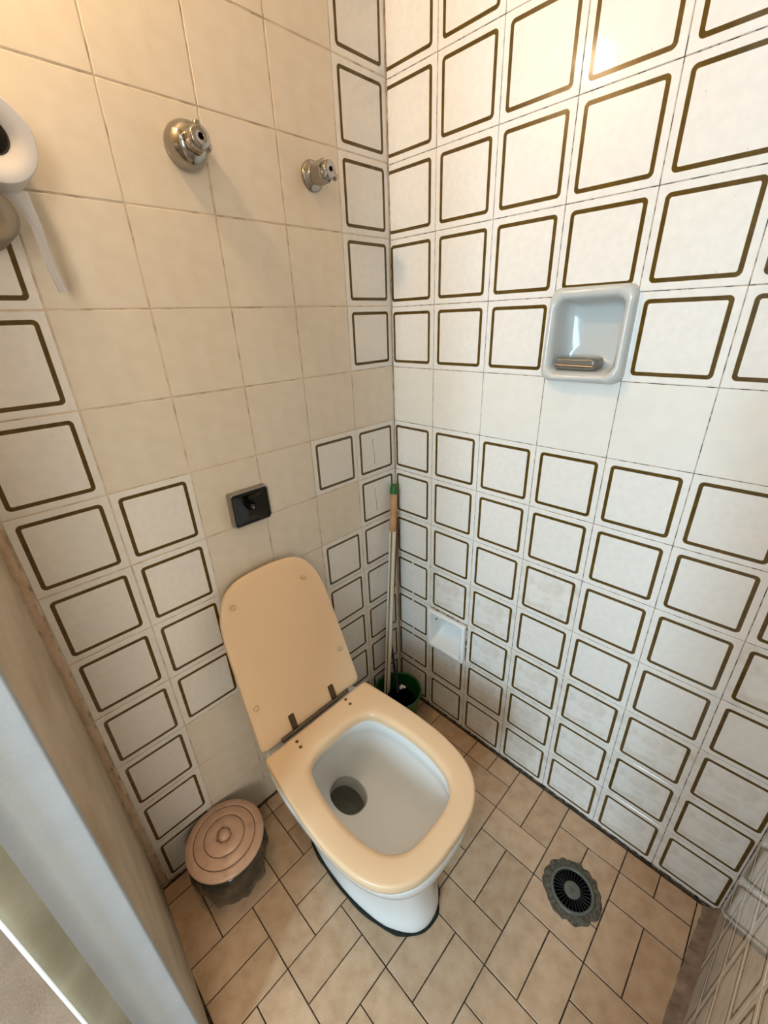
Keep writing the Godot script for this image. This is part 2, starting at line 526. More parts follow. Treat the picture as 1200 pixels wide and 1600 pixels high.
func build_door_side() -> void:
	# wall between stall and corridor, ending in the door reveal at z = 0.40
	var plan := [Vector2(-0.921, -0.12), Vector2(-0.921, 0.0), Vector2(-0.932, 0.2), Vector2(-0.9455, 0.398), Vector2(-1.018, 0.398), Vector2(-1.018, -0.12)]
	var g := Geo.new()
	var lo := []; var hi := []
	for q in plan:
		lo.append(Vector3(q.x, -0.1, q.y)); hi.append(Vector3(q.x, CEIL, q.y))
	for k in plan.size():
		var l := (k + 1) % plan.size()
		g.quad(lo[l], lo[k], hi[k], hi[l])
	struct("wall_door", g.mesh(), M.plaster, "beige plaster return of the doorway wall beside the broken tile edge")
	# beyond the opening, and above it
	struct("wall_door_far", boxes([[Vector3(-1.03, -0.1, 0.985), Vector3(-0.925, CEIL, 1.4)]]), M.plaster, "plaster wall on the hinge side of the doorway")
	struct("wall_door_top", boxes([[Vector3(-1.03, 2.1, 0.398), Vector3(-0.94, CEIL, 0.985)]]), M.plaster, "plaster wall above the doorway")
	# white painted lining of the reveal, hollowing into a darker grey-green stop
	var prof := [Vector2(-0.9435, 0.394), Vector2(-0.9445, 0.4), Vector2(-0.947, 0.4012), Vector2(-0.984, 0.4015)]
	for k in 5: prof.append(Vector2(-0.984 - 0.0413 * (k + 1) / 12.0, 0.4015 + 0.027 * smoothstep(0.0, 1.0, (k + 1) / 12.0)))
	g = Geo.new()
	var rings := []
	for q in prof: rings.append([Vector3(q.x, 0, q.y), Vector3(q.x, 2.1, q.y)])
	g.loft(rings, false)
	struct("trim_1", g.mesh(), M.jamb, "smooth white painted lining of the door reveal, cool dim light put into its colour")
	g = Geo.new()
	rings = []
	for k in range(5, 13):
		var a := float(k) / 12.0
		var ring := []
		var x := -0.984 - 0.0413 * a
		var z := 0.4015 + 0.027 * smoothstep(0.0, 1.0, a)
		for y in 71: ring.append(Vector3(x, 0.03 * y, z + (rng.randf_range(-0.0002, 0.0002) if k > 6 and k < 12 else 0.0)))
		rings.append(ring)
	g.loft(rings, false)
	var stop := struct("trim_2", g.mesh(), M.jamb_stop, "darker grey-green hollow of the door stop")
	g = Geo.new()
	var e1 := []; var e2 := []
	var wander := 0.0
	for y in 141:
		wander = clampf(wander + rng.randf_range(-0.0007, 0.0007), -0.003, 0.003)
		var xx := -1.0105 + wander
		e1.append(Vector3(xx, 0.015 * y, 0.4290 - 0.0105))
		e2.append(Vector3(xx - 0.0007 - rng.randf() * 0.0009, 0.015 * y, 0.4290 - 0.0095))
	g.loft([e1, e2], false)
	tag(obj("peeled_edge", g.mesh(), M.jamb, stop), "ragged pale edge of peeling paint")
	g = Geo.new()
	rings = []
	for q in [Vector2(-1.0255, 0.4285), Vector2(-1.0275, 0.4292), Vector2(-1.0300, 0.4270), Vector2(-1.0300, 0.39)]:
		rings.append([Vector3(q.x, 0, q.y), Vector3(q.x, 2.1, q.y)])
	g.loft(rings, false)
	struct("trim_3", g.mesh(), M.jamb_edge, "thin white painted edge of the door stop")

func build_corridor() -> void:
	# the room outside the doorway, with its daylight window and two added fill windows
	struct("floor_corridor", boxes([[Vector3(-2.9, -0.12, -1.0), Vector3(-0.96, -0.002, 2.6)]]), M.corridor_floor, "brown-grey floor outside the doorway")
	struct("ceiling", boxes([[Vector3(-2.9, CEIL, -1.0), Vector3(0.15, CEIL + 0.1, 2.6)]]), M.ceiling, "plain off-white ceiling")
	var x0 := -2.85; var x1 := -2.75
	var wz0 := 1.067; var wz1 := 1.387; var wy0 := 0.95; var wy1 := 1.95
	struct("wall_corridor", boxes([
		[Vector3(x0, -0.1, -1.0), Vector3(x1, CEIL, W3Z0)], [Vector3(x0, -0.1, W3Z0), Vector3(x1, wy0, W3Z1)], [Vector3(x0, wy1, W3Z0), Vector3(x1, CEIL, W3Z1)],
		[Vector3(x0, -0.1, W3Z1), Vector3(x1, CEIL, wz0)], [Vector3(x0, -0.1, wz1), Vector3(x1, CEIL, 2.6)],
		[Vector3(x0, -0.1, wz0), Vector3(x1, wy0, wz1)], [Vector3(x0, wy1, wz0), Vector3(x1, CEIL, wz1)]]), M.corridor_wall, "pale corridor wall around the window")
	struct("wall_corridor_back", boxes([[Vector3(-2.9, -0.1, -1.1), Vector3(-0.92, CEIL, -1.0)]]), M.corridor_wall, "pale end wall of the corridor")
	struct("wall_corridor_front", boxes([
		[Vector3(-2.9, -0.1, 2.5), Vector3(W2X0, CEIL, 2.6)], [Vector3(W2X1, -0.1, 2.5), Vector3(-0.92, CEIL, 2.6)],
		[Vector3(W2X0, -0.1, 2.5), Vector3(W2X1, W2Y0, 2.6)], [Vector3(W2X0, W2Y1, 2.5), Vector3(W2X1, CEIL, 2.6)]]), M.corridor_wall, "pale end wall of the corridor around the added window")
	struct("wall_corridor_side", boxes([[Vector3(-1.03, -0.1, -1.0), Vector3(-0.93, CEIL, -0.12)], [Vector3(-1.03, -0.1, 1.4), Vector3(-0.93, CEIL, 2.6)]]), M.corridor_wall, "pale corridor wall beside the stall")
	var w := struct("window_1", boxes([
		[Vector3(x0, wy0, wz0), Vector3(x1, wy0 + 0.03, wz1)], [Vector3(x0, wy1 - 0.03, wz0), Vector3(x1, wy1, wz1)],
		[Vector3(x0, wy0, wz0), Vector3(x1, wy1, wz0 + 0.03)], [Vector3(x0, wy0, wz1 - 0.03), Vector3(x1, wy1, wz1)]]), M.window_frame, "white framed corridor window")
	obj("pane", boxes([[Vector3(-2.802, wy0 + 0.03, wz0 + 0.03), Vector3(-2.798, wy1 - 0.03, wz1 - 0.03)]]), M.glass, w)
	var w3 := struct("added_window_3", boxes([
		[Vector3(x0, wy0, W3Z0), Vector3(x1, wy0 + 0.03, W3Z1)], [Vector3(x0, wy1 - 0.03, W3Z0), Vector3(x1, wy1, W3Z1)],
		[Vector3(x0, wy0, W3Z0), Vector3(x1, wy1, W3Z0 + 0.03)], [Vector3(x0, wy0, W3Z1 - 0.03), Vector3(x1, wy1, W3Z1)]]), M.window_frame, "added unseen white framed window facing the doorway, brightens the right wall")
	obj("pane", boxes([[Vector3(-2.802, wy0 + 0.03, W3Z0 + 0.03), Vector3(-2.798, wy1 - 0.03, W3Z1 - 0.03)]]), M.glass, w3)
	var w2 := struct("added_window_2", boxes([
		[Vector3(W2X0, W2Y0, 2.5), Vector3(W2X1, W2Y0 + 0.03, 2.6)], [Vector3(W2X0, W2Y1 - 0.03, 2.5), Vector3(W2X1, W2Y1, 2.6)],
		[Vector3(W2X0, W2Y0, 2.5), Vector3(W2X0 + 0.03, W2Y1, 2.6)], [Vector3(W2X1 - 0.03, W2Y0, 2.5), Vector3(W2X1, W2Y1, 2.6)]]), M.window_frame, "added unseen white framed window at the corridor end, lifts the left wall")
	obj("pane", boxes([[Vector3(W2X0 + 0.03, W2Y0 + 0.03, 2.548), Vector3(W2X1 - 0.03, W2Y1 - 0.03, 2.552)]]), M.glass, w2)

# ------------------------------------------------------------------ things
func build_toilet() -> void:
	var cx := -0.5015
	var t := thing("toilet", "cream-seated white porcelain toilet with its lid raised against the wall", "toilet", Vector3(cx, 0, 0.3))
	var off := Vector3(-cx, 0, -0.3)
	var shape := [  # y, half width, back z, front z, exponent
		[0.000, 0.108, 0.085, 0.546, 2.25], [0.022, 0.108, 0.085, 0.546, 2.25], [0.030, 0.103, 0.085, 0.541, 2.25], [0.070, 0.099, 0.08, 0.534, 2.3], [0.14, 0.100, 0.08, 0.532, 2.4],
		[0.20, 0.108, 0.08, 0.541, 2.5], [0.26, 0.130, 0.08, 0.560, 2.6], [0.31, 0.152, 0.08, 0.583, 2.8], [0.345, 0.164, 0.08, 0.594, 2.9],
		[0.375, 0.168, 0.085, 0.598, 3.0], [0.390, 0.166, 0.09, 0.596, 3.0], [0.395, 0.158, 0.10, 0.588, 3.0],
		[0.395, 0.132, 0.222, 0.568, 2.9], [0.389, 0.126, 0.230, 0.562, 2.9], [0.372, 0.123, 0.233, 0.559, 2.9], [0.350, 0.124, 0.232, 0.560, 2.9], [0.340, 0.129, 0.228, 0.565, 2.9],
		[0.325, 0.127, 0.226, 0.560, 2.9], [0.295, 0.118, 0.224, 0.540, 2.8], [0.262, 0.103, 0.222, 0.505, 2.6], [0.235, 0.085, 0.222, 0.450, 2.4], [0.217, 0.068, 0.225, 0.395, 2.2],
		[0.2075, 0.050, 0.224, 0.344, 2.1], [0.204, 0.043, 0.224, 0.332, 2.2]]
	var rings := []
	for s in shape:
		var foot_shift := 0.014 * (1.0 - smoothstep(0.05, 0.33, s[0])) if rings.size() < 12 else 0.0
		var r := superring(s[0], foot_shift, s[1], s[2], s[3], s[4])
		for k in r.size(): r[k].z -= 0.3
		rings.append(r)
	var g := Geo.new()
	g.loft(rings, true, true, false)
	tag(obj("bowl", g.mesh(), M.porcelain, t), "white porcelain bowl and foot")
	g = Geo.new()
	rings = []
	for s in [[0.204, 0.043, 0.224, 0.332, 2.2], [0.199, 0.041, 0.222, 0.327, 2.2], [0.165, 0.040, 0.214, 0.320, 2.2], [0.12, 0.039, 0.204, 0.312, 2.1], [0.08, 0.034, 0.196, 0.30, 2.0]]:
		var r := superring(s[0], 0, s[1], s[2], s[3], s[4])
		for k in r.size(): r[k].z -= 0.3
		rings.append(r)
	g.loft(rings, true, false, true)
	obj("outlet", g.mesh(), M.porcelain, t)
	g = Geo.new()
	var wr := superring(0.150, 0, 0.0396, 0.2105, 0.3175, 2.15)
	for k in wr.size(): wr[k].z -= 0.3
	g.fan(wr, true)
	tag(obj("water", g.mesh(), M.water, t), "still water in the outlet")
	# ragged dark sealant round the foot
	g = Geo.new()
	var path := []; var rad := []
	var sn := FastNoiseLite.new()
	sn.seed = 12; sn.frequency = 0.09; sn.fractal_octaves = 2
	var foot := superring(0.0015, 0.014, 0.110, 0.085, 0.548, 2.25, 160)
	for k in 161:
		var nz := sn.get_noise_1d(float(k % 160))
		path.append(foot[k % 160] + Vector3(nz * 0.002, 0, -0.3))
		rad.append(clampf(0.0030 + 0.0045 * sn.get_noise_1d(float(k % 160) + 300.0) - 0.0015 * foot[k % 160].x / 0.1, 0.0006, 0.006))
	g.tube(path, rad, 6, false)
	tag(obj("sealant", g.mesh(), M.sealant, t), "ragged black-green sealant line around the foot")
	# seat ring
	var outer := smooth_closed([Vector2(0, 0.186), Vector2(0.06, 0.186), Vector2(0.12, 0.186), Vector2(0.147, 0.186), Vector2(0.1555, 0.188), Vector2(0.159, 0.196), Vector2(0.161, 0.215), Vector2(0.166, 0.26), Vector2(0.172, 0.33), Vector2(0.1745, 0.40), Vector2(0.171, 0.462), Vector2(0.158, 0.519), Vector2(0.132, 0.562), Vector2(0.09, 0.590), Vector2(0.04, 0.600), Vector2(0, 0.601)], 240)
	var inner := smooth_closed([Vector2(0, 0.256), Vector2(0.045, 0.257), Vector2(0.078, 0.266), Vector2(0.097, 0.285), Vector2(0.108, 0.32), Vector2(0.116, 0.37), Vector2(0.118, 0.42), Vector2(0.113, 0.47), Vector2(0.098, 0.515), Vector2(0.07, 0.541), Vector2(0.035, 0.55), Vector2(0, 0.5515)], 240)
	g = Geo.new()
	rings = []
	for s in [[0.0, 0.397], [0.0, 0.410], [0.03, 0.4165], [0.10, 0.4205], [0.25, 0.4225], [0.55, 0.4225], [0.88, 0.4222], [0.955, 0.4208], [0.988, 0.4178], [1.0, 0.4125], [0.992, 0.4035], [0.97, 0.3985], [0.5, 0.397], [0.0, 0.397]]:
		var ring := []
		for k in 240:
			var q: Vector2 = inner[k].lerp(outer[k], s[0])
			ring.append(Vector3(q.x, s[1], q.y - 0.3))
		rings.append(ring)
	g.loft(rings)
	var seat := obj("seat", g.mesh(), M.seat, t)
	tag(seat, "cream plastic seat ring")
	for q in [Vector2(-0.0805, 0.206), Vector2(-0.0825, 0.224), Vector2(0.0785, 0.199), Vector2(0.0775, 0.218)]:
		g = Geo.new()
		g.lathe([Vector2(0.0042, 0.4205), Vector2(0.0042, 0.4232), Vector2(0.003, 0.4240), Vector2(0.0, 0.4241)], 14)
		var sc := obj("screw", g.mesh(), M.screw, seat)
		sc.position = Vector3(q.x, 0, q.y - 0.3)
	# hinge rod with its brackets
	g = Geo.new()
	g.tube([Vector3(-0.103, 0.418, 0.176 - 0.3), Vector3(0.105, 0.418, 0.176 - 0.3)], 0.0052, 12)
	tag(obj("hinge_rod", g.mesh(), M.steel_dull, t), "dull metal hinge rod")
	# lid, leaning back 20 degrees until it touches the wall
	var lid_half := [Vector2(0, -0.002), Vector2(0.06, -0.002), Vector2(0.12, -0.002), Vector2(0.146, 0.0), Vector2(0.152, 0.008), Vector2(0.1525, 0.03), Vector2(0.150, 0.12), Vector2(0.146, 0.235), Vector2(0.141, 0.305), Vector2(0.130, 0.350), Vector2(0.108, 0.386), Vector2(0.075, 0.404), Vector2(0.035, 0.410), Vector2(0, 0.411)]
	var lo := smooth_closed(lid_half, 120)
	g = Geo.new()
	rings = []
	# local: x, s (up the lid), n (towards the room)
	var ang := deg_to_rad(20.0)
	var up := Vector3(0, cos(ang), -sin(ang)); var nn := Vector3(0, sin(ang), cos(ang))
	var org := Vector3(0, 0.415, 0.172 - 0.3)
	for s in [[0.0, -0.0005], [0.55, -0.0005], [0.90, 0.0], [0.975, -0.0005], [0.995, -0.0035], [1.0, -0.008], [0.99, -0.014], [0.955, -0.019], [0.85, -0.021], [0.0, -0.023]]:
		var ring := []
		for k in 120:
			var q: Vector2 = Vector2(0, 0.19).lerp(lo[k], s[0])
			ring.append(org + Vector3(q.x, 0, 0) + up * q.y + nn * s[1])
		rings.append(ring)
	g.loft(rings)
	var lid := obj("lid", g.mesh(), M.seat, t)
	tag(lid, "raised cream plastic lid")
	for q in [Vector2(-0.101, 0.353), Vector2(0.090, 0.343), Vector2(0.124, 0.117), Vector2(-0.131, 0.110)]:
		g = Geo.new()
		g.lathe([Vector2(0.0065, -0.001), Vector2(0.0065, 0.0035), Vector2(0.005, 0.0052), Vector2(0.0, 0.0056)], 18)
		var b := obj("bumper", g.mesh(), M.lid_bumper, lid)
		b.position = org + Vector3(q.x, 0, 0) + up * q.y
		b.basis = Basis(Vector3(1, 0, 0), nn, Vector3(1, 0, 0).cross(nn))
	for x in [-0.061, 0.062]:
		g = Geo.new()
		var rr := rrect(0.0075, 0.022, 0.002, 3)
		var r0 := []; var r1 := []
		for q in rr:
			r0.append(org + Vector3(x + q.x, 0, 0) + up * (q.y + 0.022) + nn * -0.001)
			r1.append(org + Vector3(x + q.x, 0, 0) + up * (q.y + 0.022) + nn * 0.003)
		g.loft([r0, r1], true, true, true)
		tag(obj("hinge_bracket", g.mesh(), M.steel_dull, lid), "brown-grey metal hinge bracket")

func ring_xz(r: float, y: float, n: int, wob: float, f: FastNoiseLite) -> Array:
	var out := []
	for k in n:
		var a := TAU * k / n
		var rr := r + wob * f.get_noise_3d(cos(a) * 60, y * 300, sin(a) * 60)
		out.append(Vector3(cos(a) * rr, y + wob * 0.5 * f.get_noise_3d(cos(a) * 50 + 90, y * 200, sin(a) * 50), sin(a) * rr))
	return out

func build_bin() -> void:
	var at := Vector3(-0.768, 0, 0.0995)
	var h := 0.138   # rim height
	var b := thing("trash_bin", "small round waste bin with a ringed pinkish-tan lid beside the toilet", "bin", at)
	var g := Geo.new()
	g.lathe([Vector2(0.0, 0.002), Vector2(0.060, 0.002), Vector2(0.064, 0.006), Vector2(0.078, h - 0.004), Vector2(0.080, h), Vector2(0.076, h), Vector2(0.060, 0.01), Vector2(0.0, 0.008)], 48)
	tag(obj("body", g.mesh(), M.bin_body, b), "dull brown bucket under the bag")
	g = Geo.new()
	var prof := []
	for q in [[0.0, 0.004], [0.090, 0.001], [0.0945, 0.002], [0.0955, 0.007], [0.0935, 0.0115], [0.082, 0.0150], [0.0765, 0.0158], [0.0752, 0.0138], [0.0735, 0.0138], [0.0722, 0.0166], [0.056, 0.0195], [0.0505, 0.0200], [0.0494, 0.0180], [0.0478, 0.0180], [0.0466, 0.0208], [0.030, 0.0235], [0.021, 0.0222], [0.0150, 0.0200], [0.0128, 0.0212], [0.0120, 0.0275], [0.009, 0.0305], [0.0, 0.0312]]:
		prof.append(Vector2(q[0], h + q[1]))
	g.lathe(prof, 72)
	var lid := obj("lid", g.mesh(), M.bin_lid, b)
	tag(lid, "pinkish-tan domed plastic lid")
	for r in [[0.0744, 0.0141], [0.0486, 0.0183]]:
		g = Geo.new()
		g.lathe([Vector2(r[0] - 0.0014, h + r[1]), Vector2(r[0] + 0.0014, h + r[1])], 72)  # dark strip laid in the ring groove
		tag(obj("groove", g.mesh(), M.bin_groove, lid), "dark line in a ring groove")
	var dn := FastNoiseLite.new()
	dn.seed = 14; dn.frequency = 0.06; dn.fractal_octaves = 3
	g = Geo.new()
	var d0 := []; var d1 := []
	for k in 48:
		var a := TAU * k / 48.0
		var ro := 0.0185 + 0.006 * dn.get_noise_2d(cos(a) * 30, sin(a) * 30)
		d0.append(Vector3(cos(a) * 0.0145, h + 0.0206, sin(a) * 0.0145))
		d1.append(Vector3(cos(a) * ro, h + 0.0206 + (ro - 0.0145) * 0.36 + 0.0002, sin(a) * ro))
	g.loft([d0, d1])
	tag(obj("dirt_ring", g.mesh(), M.bin_dirt, lid), "brown dirt in the dip around the knob")
	# the bag hangs out from under the lid all round
	var f := FastNoiseLite.new()
	f.seed = 5; f.frequency = 0.03; f.fractal_octaves = 3
	g = Geo.new()
	var rings := []
	for s in [[0.082, 0.0, 0.002], [0.090, -0.002, 0.005], [0.093, -0.014, 0.010], [0.092, -0.035, 0.016], [0.090, -0.060, 0.020], [0.086, -0.085, 0.020], [0.082, -0.108, 0.016], [0.079, -0.129, 0.010]]:
		rings.append(ring_xz(s[0], h + s[1], 120, s[2], f))
	for ring in rings:
		for k in ring.size(): ring[k].z = maxf(ring[k].z, -0.098)
	g.loft(rings)
	var bag := obj("trash_bag", g.mesh(), M.bag)
	bag.position = at
	tag(bag, "crumpled translucent dark bag hanging from under the waste bin lid", "bag")

func build_drain() -> void:
	var at := Vector3(-0.196, 0.0, 0.765)
	var d := thing("floor_drain", "round slotted metal floor drain set in grey mortar", "drain", at)
	var f := FastNoiseLite.new()
	f.seed = 9; f.frequency = 0.05; f.fractal_octaves = 3
	var g := Geo.new()
	g.loft([ring_xz(0.070, 0.0004, 90, 0.006, f), ring_xz(0.064, 0.0022, 90, 0.005, f), ring_xz(0.055, 0.0030, 90, 0.002, f), ring_xz(0.050, 0.0026, 90, 0.0, f)], true)
	tag(obj("mortar_patch", g.mesh(), M.mortar, d), "ragged grey mortar patch")
	g = Geo.new()
	g.lathe([Vector2(0.0525, 0.001), Vector2(0.0520, 0.0048), Vector2(0.050, 0.0055), Vector2(0.0455, 0.0055), Vector2(0.0440, 0.0042), Vector2(0.0438, 0.001)], 64)
	tag(obj("ring", g.mesh(), M.grate, d), "dull metal ring")
	g = Geo.new()
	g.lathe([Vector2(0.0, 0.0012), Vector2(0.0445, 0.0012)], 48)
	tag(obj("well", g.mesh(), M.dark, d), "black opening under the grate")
	for k in 30:
		g = Geo.new()
		var a := TAU * k / 30.0
		var c := Vector3(cos(a), 0, sin(a)); var s := Vector3(-sin(a), 0, cos(a))
		var p0 := c * 0.018; var p1 := c * 0.0448
		var y0 := Vector3(0, 0.0012, 0); var y1 := Vector3(0, 0.0030, 0)
		g.loft([[p0 - s * 0.0008 + y0, p0 + s * 0.0008 + y0, p0 + s * 0.0008 + y1, p0 - s * 0.0008 + y1], [p1 - s * 0.0012 + y0, p1 + s * 0.0012 + y0, p1 + s * 0.0012 + y1, p1 - s * 0.0012 + y1]])
		obj("slat", g.mesh(), M.black_plastic, d)
	g = Geo.new()
	g.lathe([Vector2(0.0195, 0.001), Vector2(0.0193, 0.0042), Vector2(0.018, 0.0052), Vector2(0.006, 0.0056), Vector2(0.0, 0.0056)], 40)
	var cap := obj("cap", g.mesh(), M.grate, d)
	tag(cap, "round grey centre cap with an embossed mark")
	for q in [[0.0, 0.0095, 0.0012], [PI / 3, 0.007, 0.001], [-PI / 3, 0.007, 0.001]]:
		g = Geo.new()
		var c := Vector3(cos(q[0]), 0, sin(q[0]))
		g.tube([c * -q[1] + Vector3(0, 0.0056, 0), c * q[1] + Vector3(0, 0.0056, 0)], q[2], 6)
		obj("emboss", g.mesh(), M.mortar, cap)

func niche(called: String, label: String, centre: Vector2, spec: Array, m: Material) -> Node3D:
	# spec rows: half width, half height, corner radius, z (out of the wall), lower-lip push
	var n := thing(called, label, "soap dish", Vector3(0, centre.y, centre.x), Vector3(0, -PI / 2, 0))
	var rings := []
	for s in spec:
		var ring := []
		for q in rrect(s[0], s[1], s[2], 8):
			var low := smoothstep(0.0, -1.0, q.y / s[1])
			ring.append(Vector3(q.x, q.y + (s[5] if s.size() > 5 else 0.0), s[3] + s[4] * low * low))
		rings.append(ring)
	var g := Geo.new()
	g.loft(rings, true, false, true)
	obj("basin", g.mesh(), m, n)
	return n

func build_wall_things() -> void:
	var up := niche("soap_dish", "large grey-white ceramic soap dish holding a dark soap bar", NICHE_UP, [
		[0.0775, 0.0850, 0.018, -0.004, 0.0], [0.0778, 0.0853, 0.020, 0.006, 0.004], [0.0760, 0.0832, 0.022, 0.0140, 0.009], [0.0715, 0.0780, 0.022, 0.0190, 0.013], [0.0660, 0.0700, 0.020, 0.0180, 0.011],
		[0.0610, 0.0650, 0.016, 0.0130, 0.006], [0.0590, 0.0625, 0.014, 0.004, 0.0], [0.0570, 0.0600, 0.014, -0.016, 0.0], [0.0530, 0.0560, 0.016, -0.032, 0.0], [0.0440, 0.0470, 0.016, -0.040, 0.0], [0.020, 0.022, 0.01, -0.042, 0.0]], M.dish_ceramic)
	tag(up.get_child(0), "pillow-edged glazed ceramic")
	var low := niche("soap_dish", "small square white ceramic recess low on the wall beside the green bucket", NICHE_LOW, [
		[0.0745, 0.0765, 0.006, -0.004, 0.0], [0.0748, 0.0768, 0.008, 0.006, 0.0], [0.0725, 0.0745, 0.009, 0.0105, 0.0], [0.0640, 0.0660, 0.009, 0.0110, 0.0], [0.0605, 0.0625, 0.008, 0.0085, 0.0],
		[0.0590, 0.0610, 0.008, 0.0, 0.0], [0.0570, 0.0540, 0.010, -0.030, 0.0, 0.005], [0.0540, 0.0430, 0.012, -0.052, 0.0, 0.014], [0.0400, 0.0300, 0.012, -0.058, 0.0, 0.016]], M.porcelain)
	tag(low.get_child(0), "white glazed ceramic")
	var g := Geo.new()
	g.lathe([Vector2(0.0032, 0.0), Vector2(0.0030, 0.0012), Vector2(0.0, 0.0014)], 12)
	var h := obj("screw_hole", g.mesh(), M.dark, low)
	h.rotation = Vector3(0, 0, -PI / 2)
	h.position = Vector3(-0.0575, 0.022, -0.020)
	# soap bar lying in the upper dish
	var bar := thing("soap_bar", "dark grey-brown glossy soap bar lying in the upper soap dish", "soap", Vector3(0.006, NICHE_UP.y - 0.0612, NICHE_UP.x - 0.012), Vector3(0, -PI / 2, 0))
	g = Geo.new()
	var rings := []
	for s in [[0.038, 0.020, 0.0], [0.041, 0.023, 0.003], [0.041, 0.023, 0.016], [0.039, 0.021, 0.0205], [0.032, 0.015, 0.0225], [0.012, 0.006, 0.0230]]:
		var ring := []
		for q in rrect(s[0], s[1], minf(0.008, s[1] * 0.6), 5): ring.append(Vector3(q.x, s[2], -q.y))
		rings.append(ring)
	g.loft(rings, true, true, true)
	obj("bar", g.mesh(), M.soap, bar)
	g = Geo.new()
	g.tube([Vector3(-0.037, 0.0065, 0.0225), Vector3(0.037, 0.0065, 0.0225)], 0.0026, 8)
	tag(obj("edge_band", g.mesh(), M.chrome, bar), "shiny front edge")

	# flush button
	var fb := thing("flush_button", "chrome flush plate with a black hollow and a small knob", "flush button", Vector3(-0.4965, 0.952, 0))
	g = Geo.new()
	rings = []
	for s in [[0.0475, 0.0415, 0.006, -0.0005], [0.0480, 0.0420, 0.007, 0.006], [0.0470, 0.0410, 0.008, 0.0155], [0.0462, 0.0402, 0.008, 0.0178], [0.0450, 0.0390, 0.007, 0.0182], [0.0440, 0.0380, 0.007, 0.0165]]:
		var ring := []
		for q in rrect(s[0], s[1], s[2], 5): ring.append(Vector3(q.x, q.y, s[3]))
		rings.append(ring)
	g.loft(rings)
	tag(obj("plate", g.mesh(), M.chrome, fb), "chrome surround")
	g = Geo.new()
	rings = []
	for s in [[0.0446, 0.0386, 0.007, 0.0172], [0.0420, 0.036, 0.009, 0.0176], [0.038, 0.032, 0.010, 0.0160], [0.030, 0.027, 0.018, 0.0115], [0.020, 0.019, 0.016, 0.0070], [0.010, 0.0095, 0.008, 0.0050], [0.003, 0.003, 0.002, 0.0045]]:
		var ring := []
		for q in rrect(s[0], s[1], s[2], 5): ring.append(Vector3(q.x, q.y, s[3]))
		rings.append(ring)
	g.loft(rings, true, false, true)
	tag(obj("hollow", g.mesh(), M.black_gloss, fb), "glossy black hollow")
	g = Geo.new()
	g.lathe([Vector2(0.0095, 0.0), Vector2(0.0090, 0.006), Vector2(0.0065, 0.008), Vector2(0.006, 0.012), Vector2(0.0, 0.013)], 24)
	var kn := obj("knob", g.mesh(), M.black_gloss, fb)
	kn.rotation.x = PI / 2
	kn.position = Vector3(0.004, -0.001, 0.004)
	g = Geo.new()
	g.lathe([Vector2(0.0028, 0.0), Vector2(0.0026, 0.002), Vector2(0.0, 0.0026)], 12)
	var sc := obj("screw", g.mesh(), M.chrome, fb)
	sc.rotation.x = PI / 2
	sc.position = Vector3(0.004, -0.003, 0.0165)

	# two capped shower valves
	valve(Vector3(-0.4905, 1.5995, 0), 1.0, "chrome valve with a wide domed flange, a square stem with a hole", true)
	valve(Vector3(-0.229, 1.601, 0), 1.0, "chrome valve with a narrow flange and hexagonal nut nearer the corner", false)

	# paper roll on its holder
	var roll := thing("toilet_paper_roll", "white toilet paper roll with a hanging end", "toilet paper", Vector3(-0.7690, 1.5385, 0.052), Vector3(PI / 2, 0, 0))
	g = Geo.new()
	g.lathe([Vector2(0.019, -0.046), Vector2(0.0440, -0.046), Vector2(0.0455, -0.044), Vector2(0.0458, 0.0), Vector2(0.0455, 0.044), Vector2(0.0440, 0.046), Vector2(0.0190, 0.046), Vector2(0.019, -0.046)], 56)
	tag(obj("paper", g.mesh(), M.paper, roll), "white wound paper")
	g = Geo.new()
	g.lathe([Vector2(0.0190, -0.0455), Vector2(0.0188, 0.0462), Vector2(0.0176, 0.0462), Vector2(0.0176, -0.0455)], 32)
	tag(obj("core", g.mesh(), M.cardboard, roll), "brown cardboard core")
	g = Geo.new()
	rings = []
	# the loose end, as a narrow crumpled strip (roll space: y is out of the wall)
	var strip := [Vector3(0.012, 0.010, 0.047), Vector3(0.020, 0.012, 0.060), Vector3(0.0245, 0.013, 0.080), Vector3(0.026, 0.012, 0.105), Vector3(0.0285, 0.006, 0.130), Vector3(0.034, 0.002, 0.158)]
	for i in strip.size():
		var ring := []
		var wd := [0.020, 0.011, 0.008, 0.007, 0.0075, 0.007][i] as float
		for k in 9:
			var a := float(k) / 8.0 - 0.5
			ring.append(strip[i] + Vector3(a * wd * 1.2, a * wd * 2.0 + sin(k * 2.1 + i) * 0.002, sin(k * 1.7) * 0.001))
		rings.append(ring)
	g.loft(rings, false)
	tag(obj("loose_end", g.mesh(), M.paper, roll), "crumpled hanging strip of paper")
	g = Geo.new()
	g.lathe([Vector2(0.0, -0.046), Vector2(0.0285, -0.046), Vector2(0.0295, -0.043), Vector2(0.0295, 0.043), Vector2(0.0280, 0.047), Vector2(0.0240, 0.048), Vector2(0.0095, 0.046), Vector2(0.0085, 0.030), Vector2(0.0, 0.030)], 40)
	var hold := obj("paper_holder", g.mesh(), M.holder)
	hold.position = Vector3(-0.7945, 1.4605, 0.050)
	hold.rotation.x = PI / 2
	tag(hold, "dull grey-brown round holder end with a hole under the paper roll", "holder")

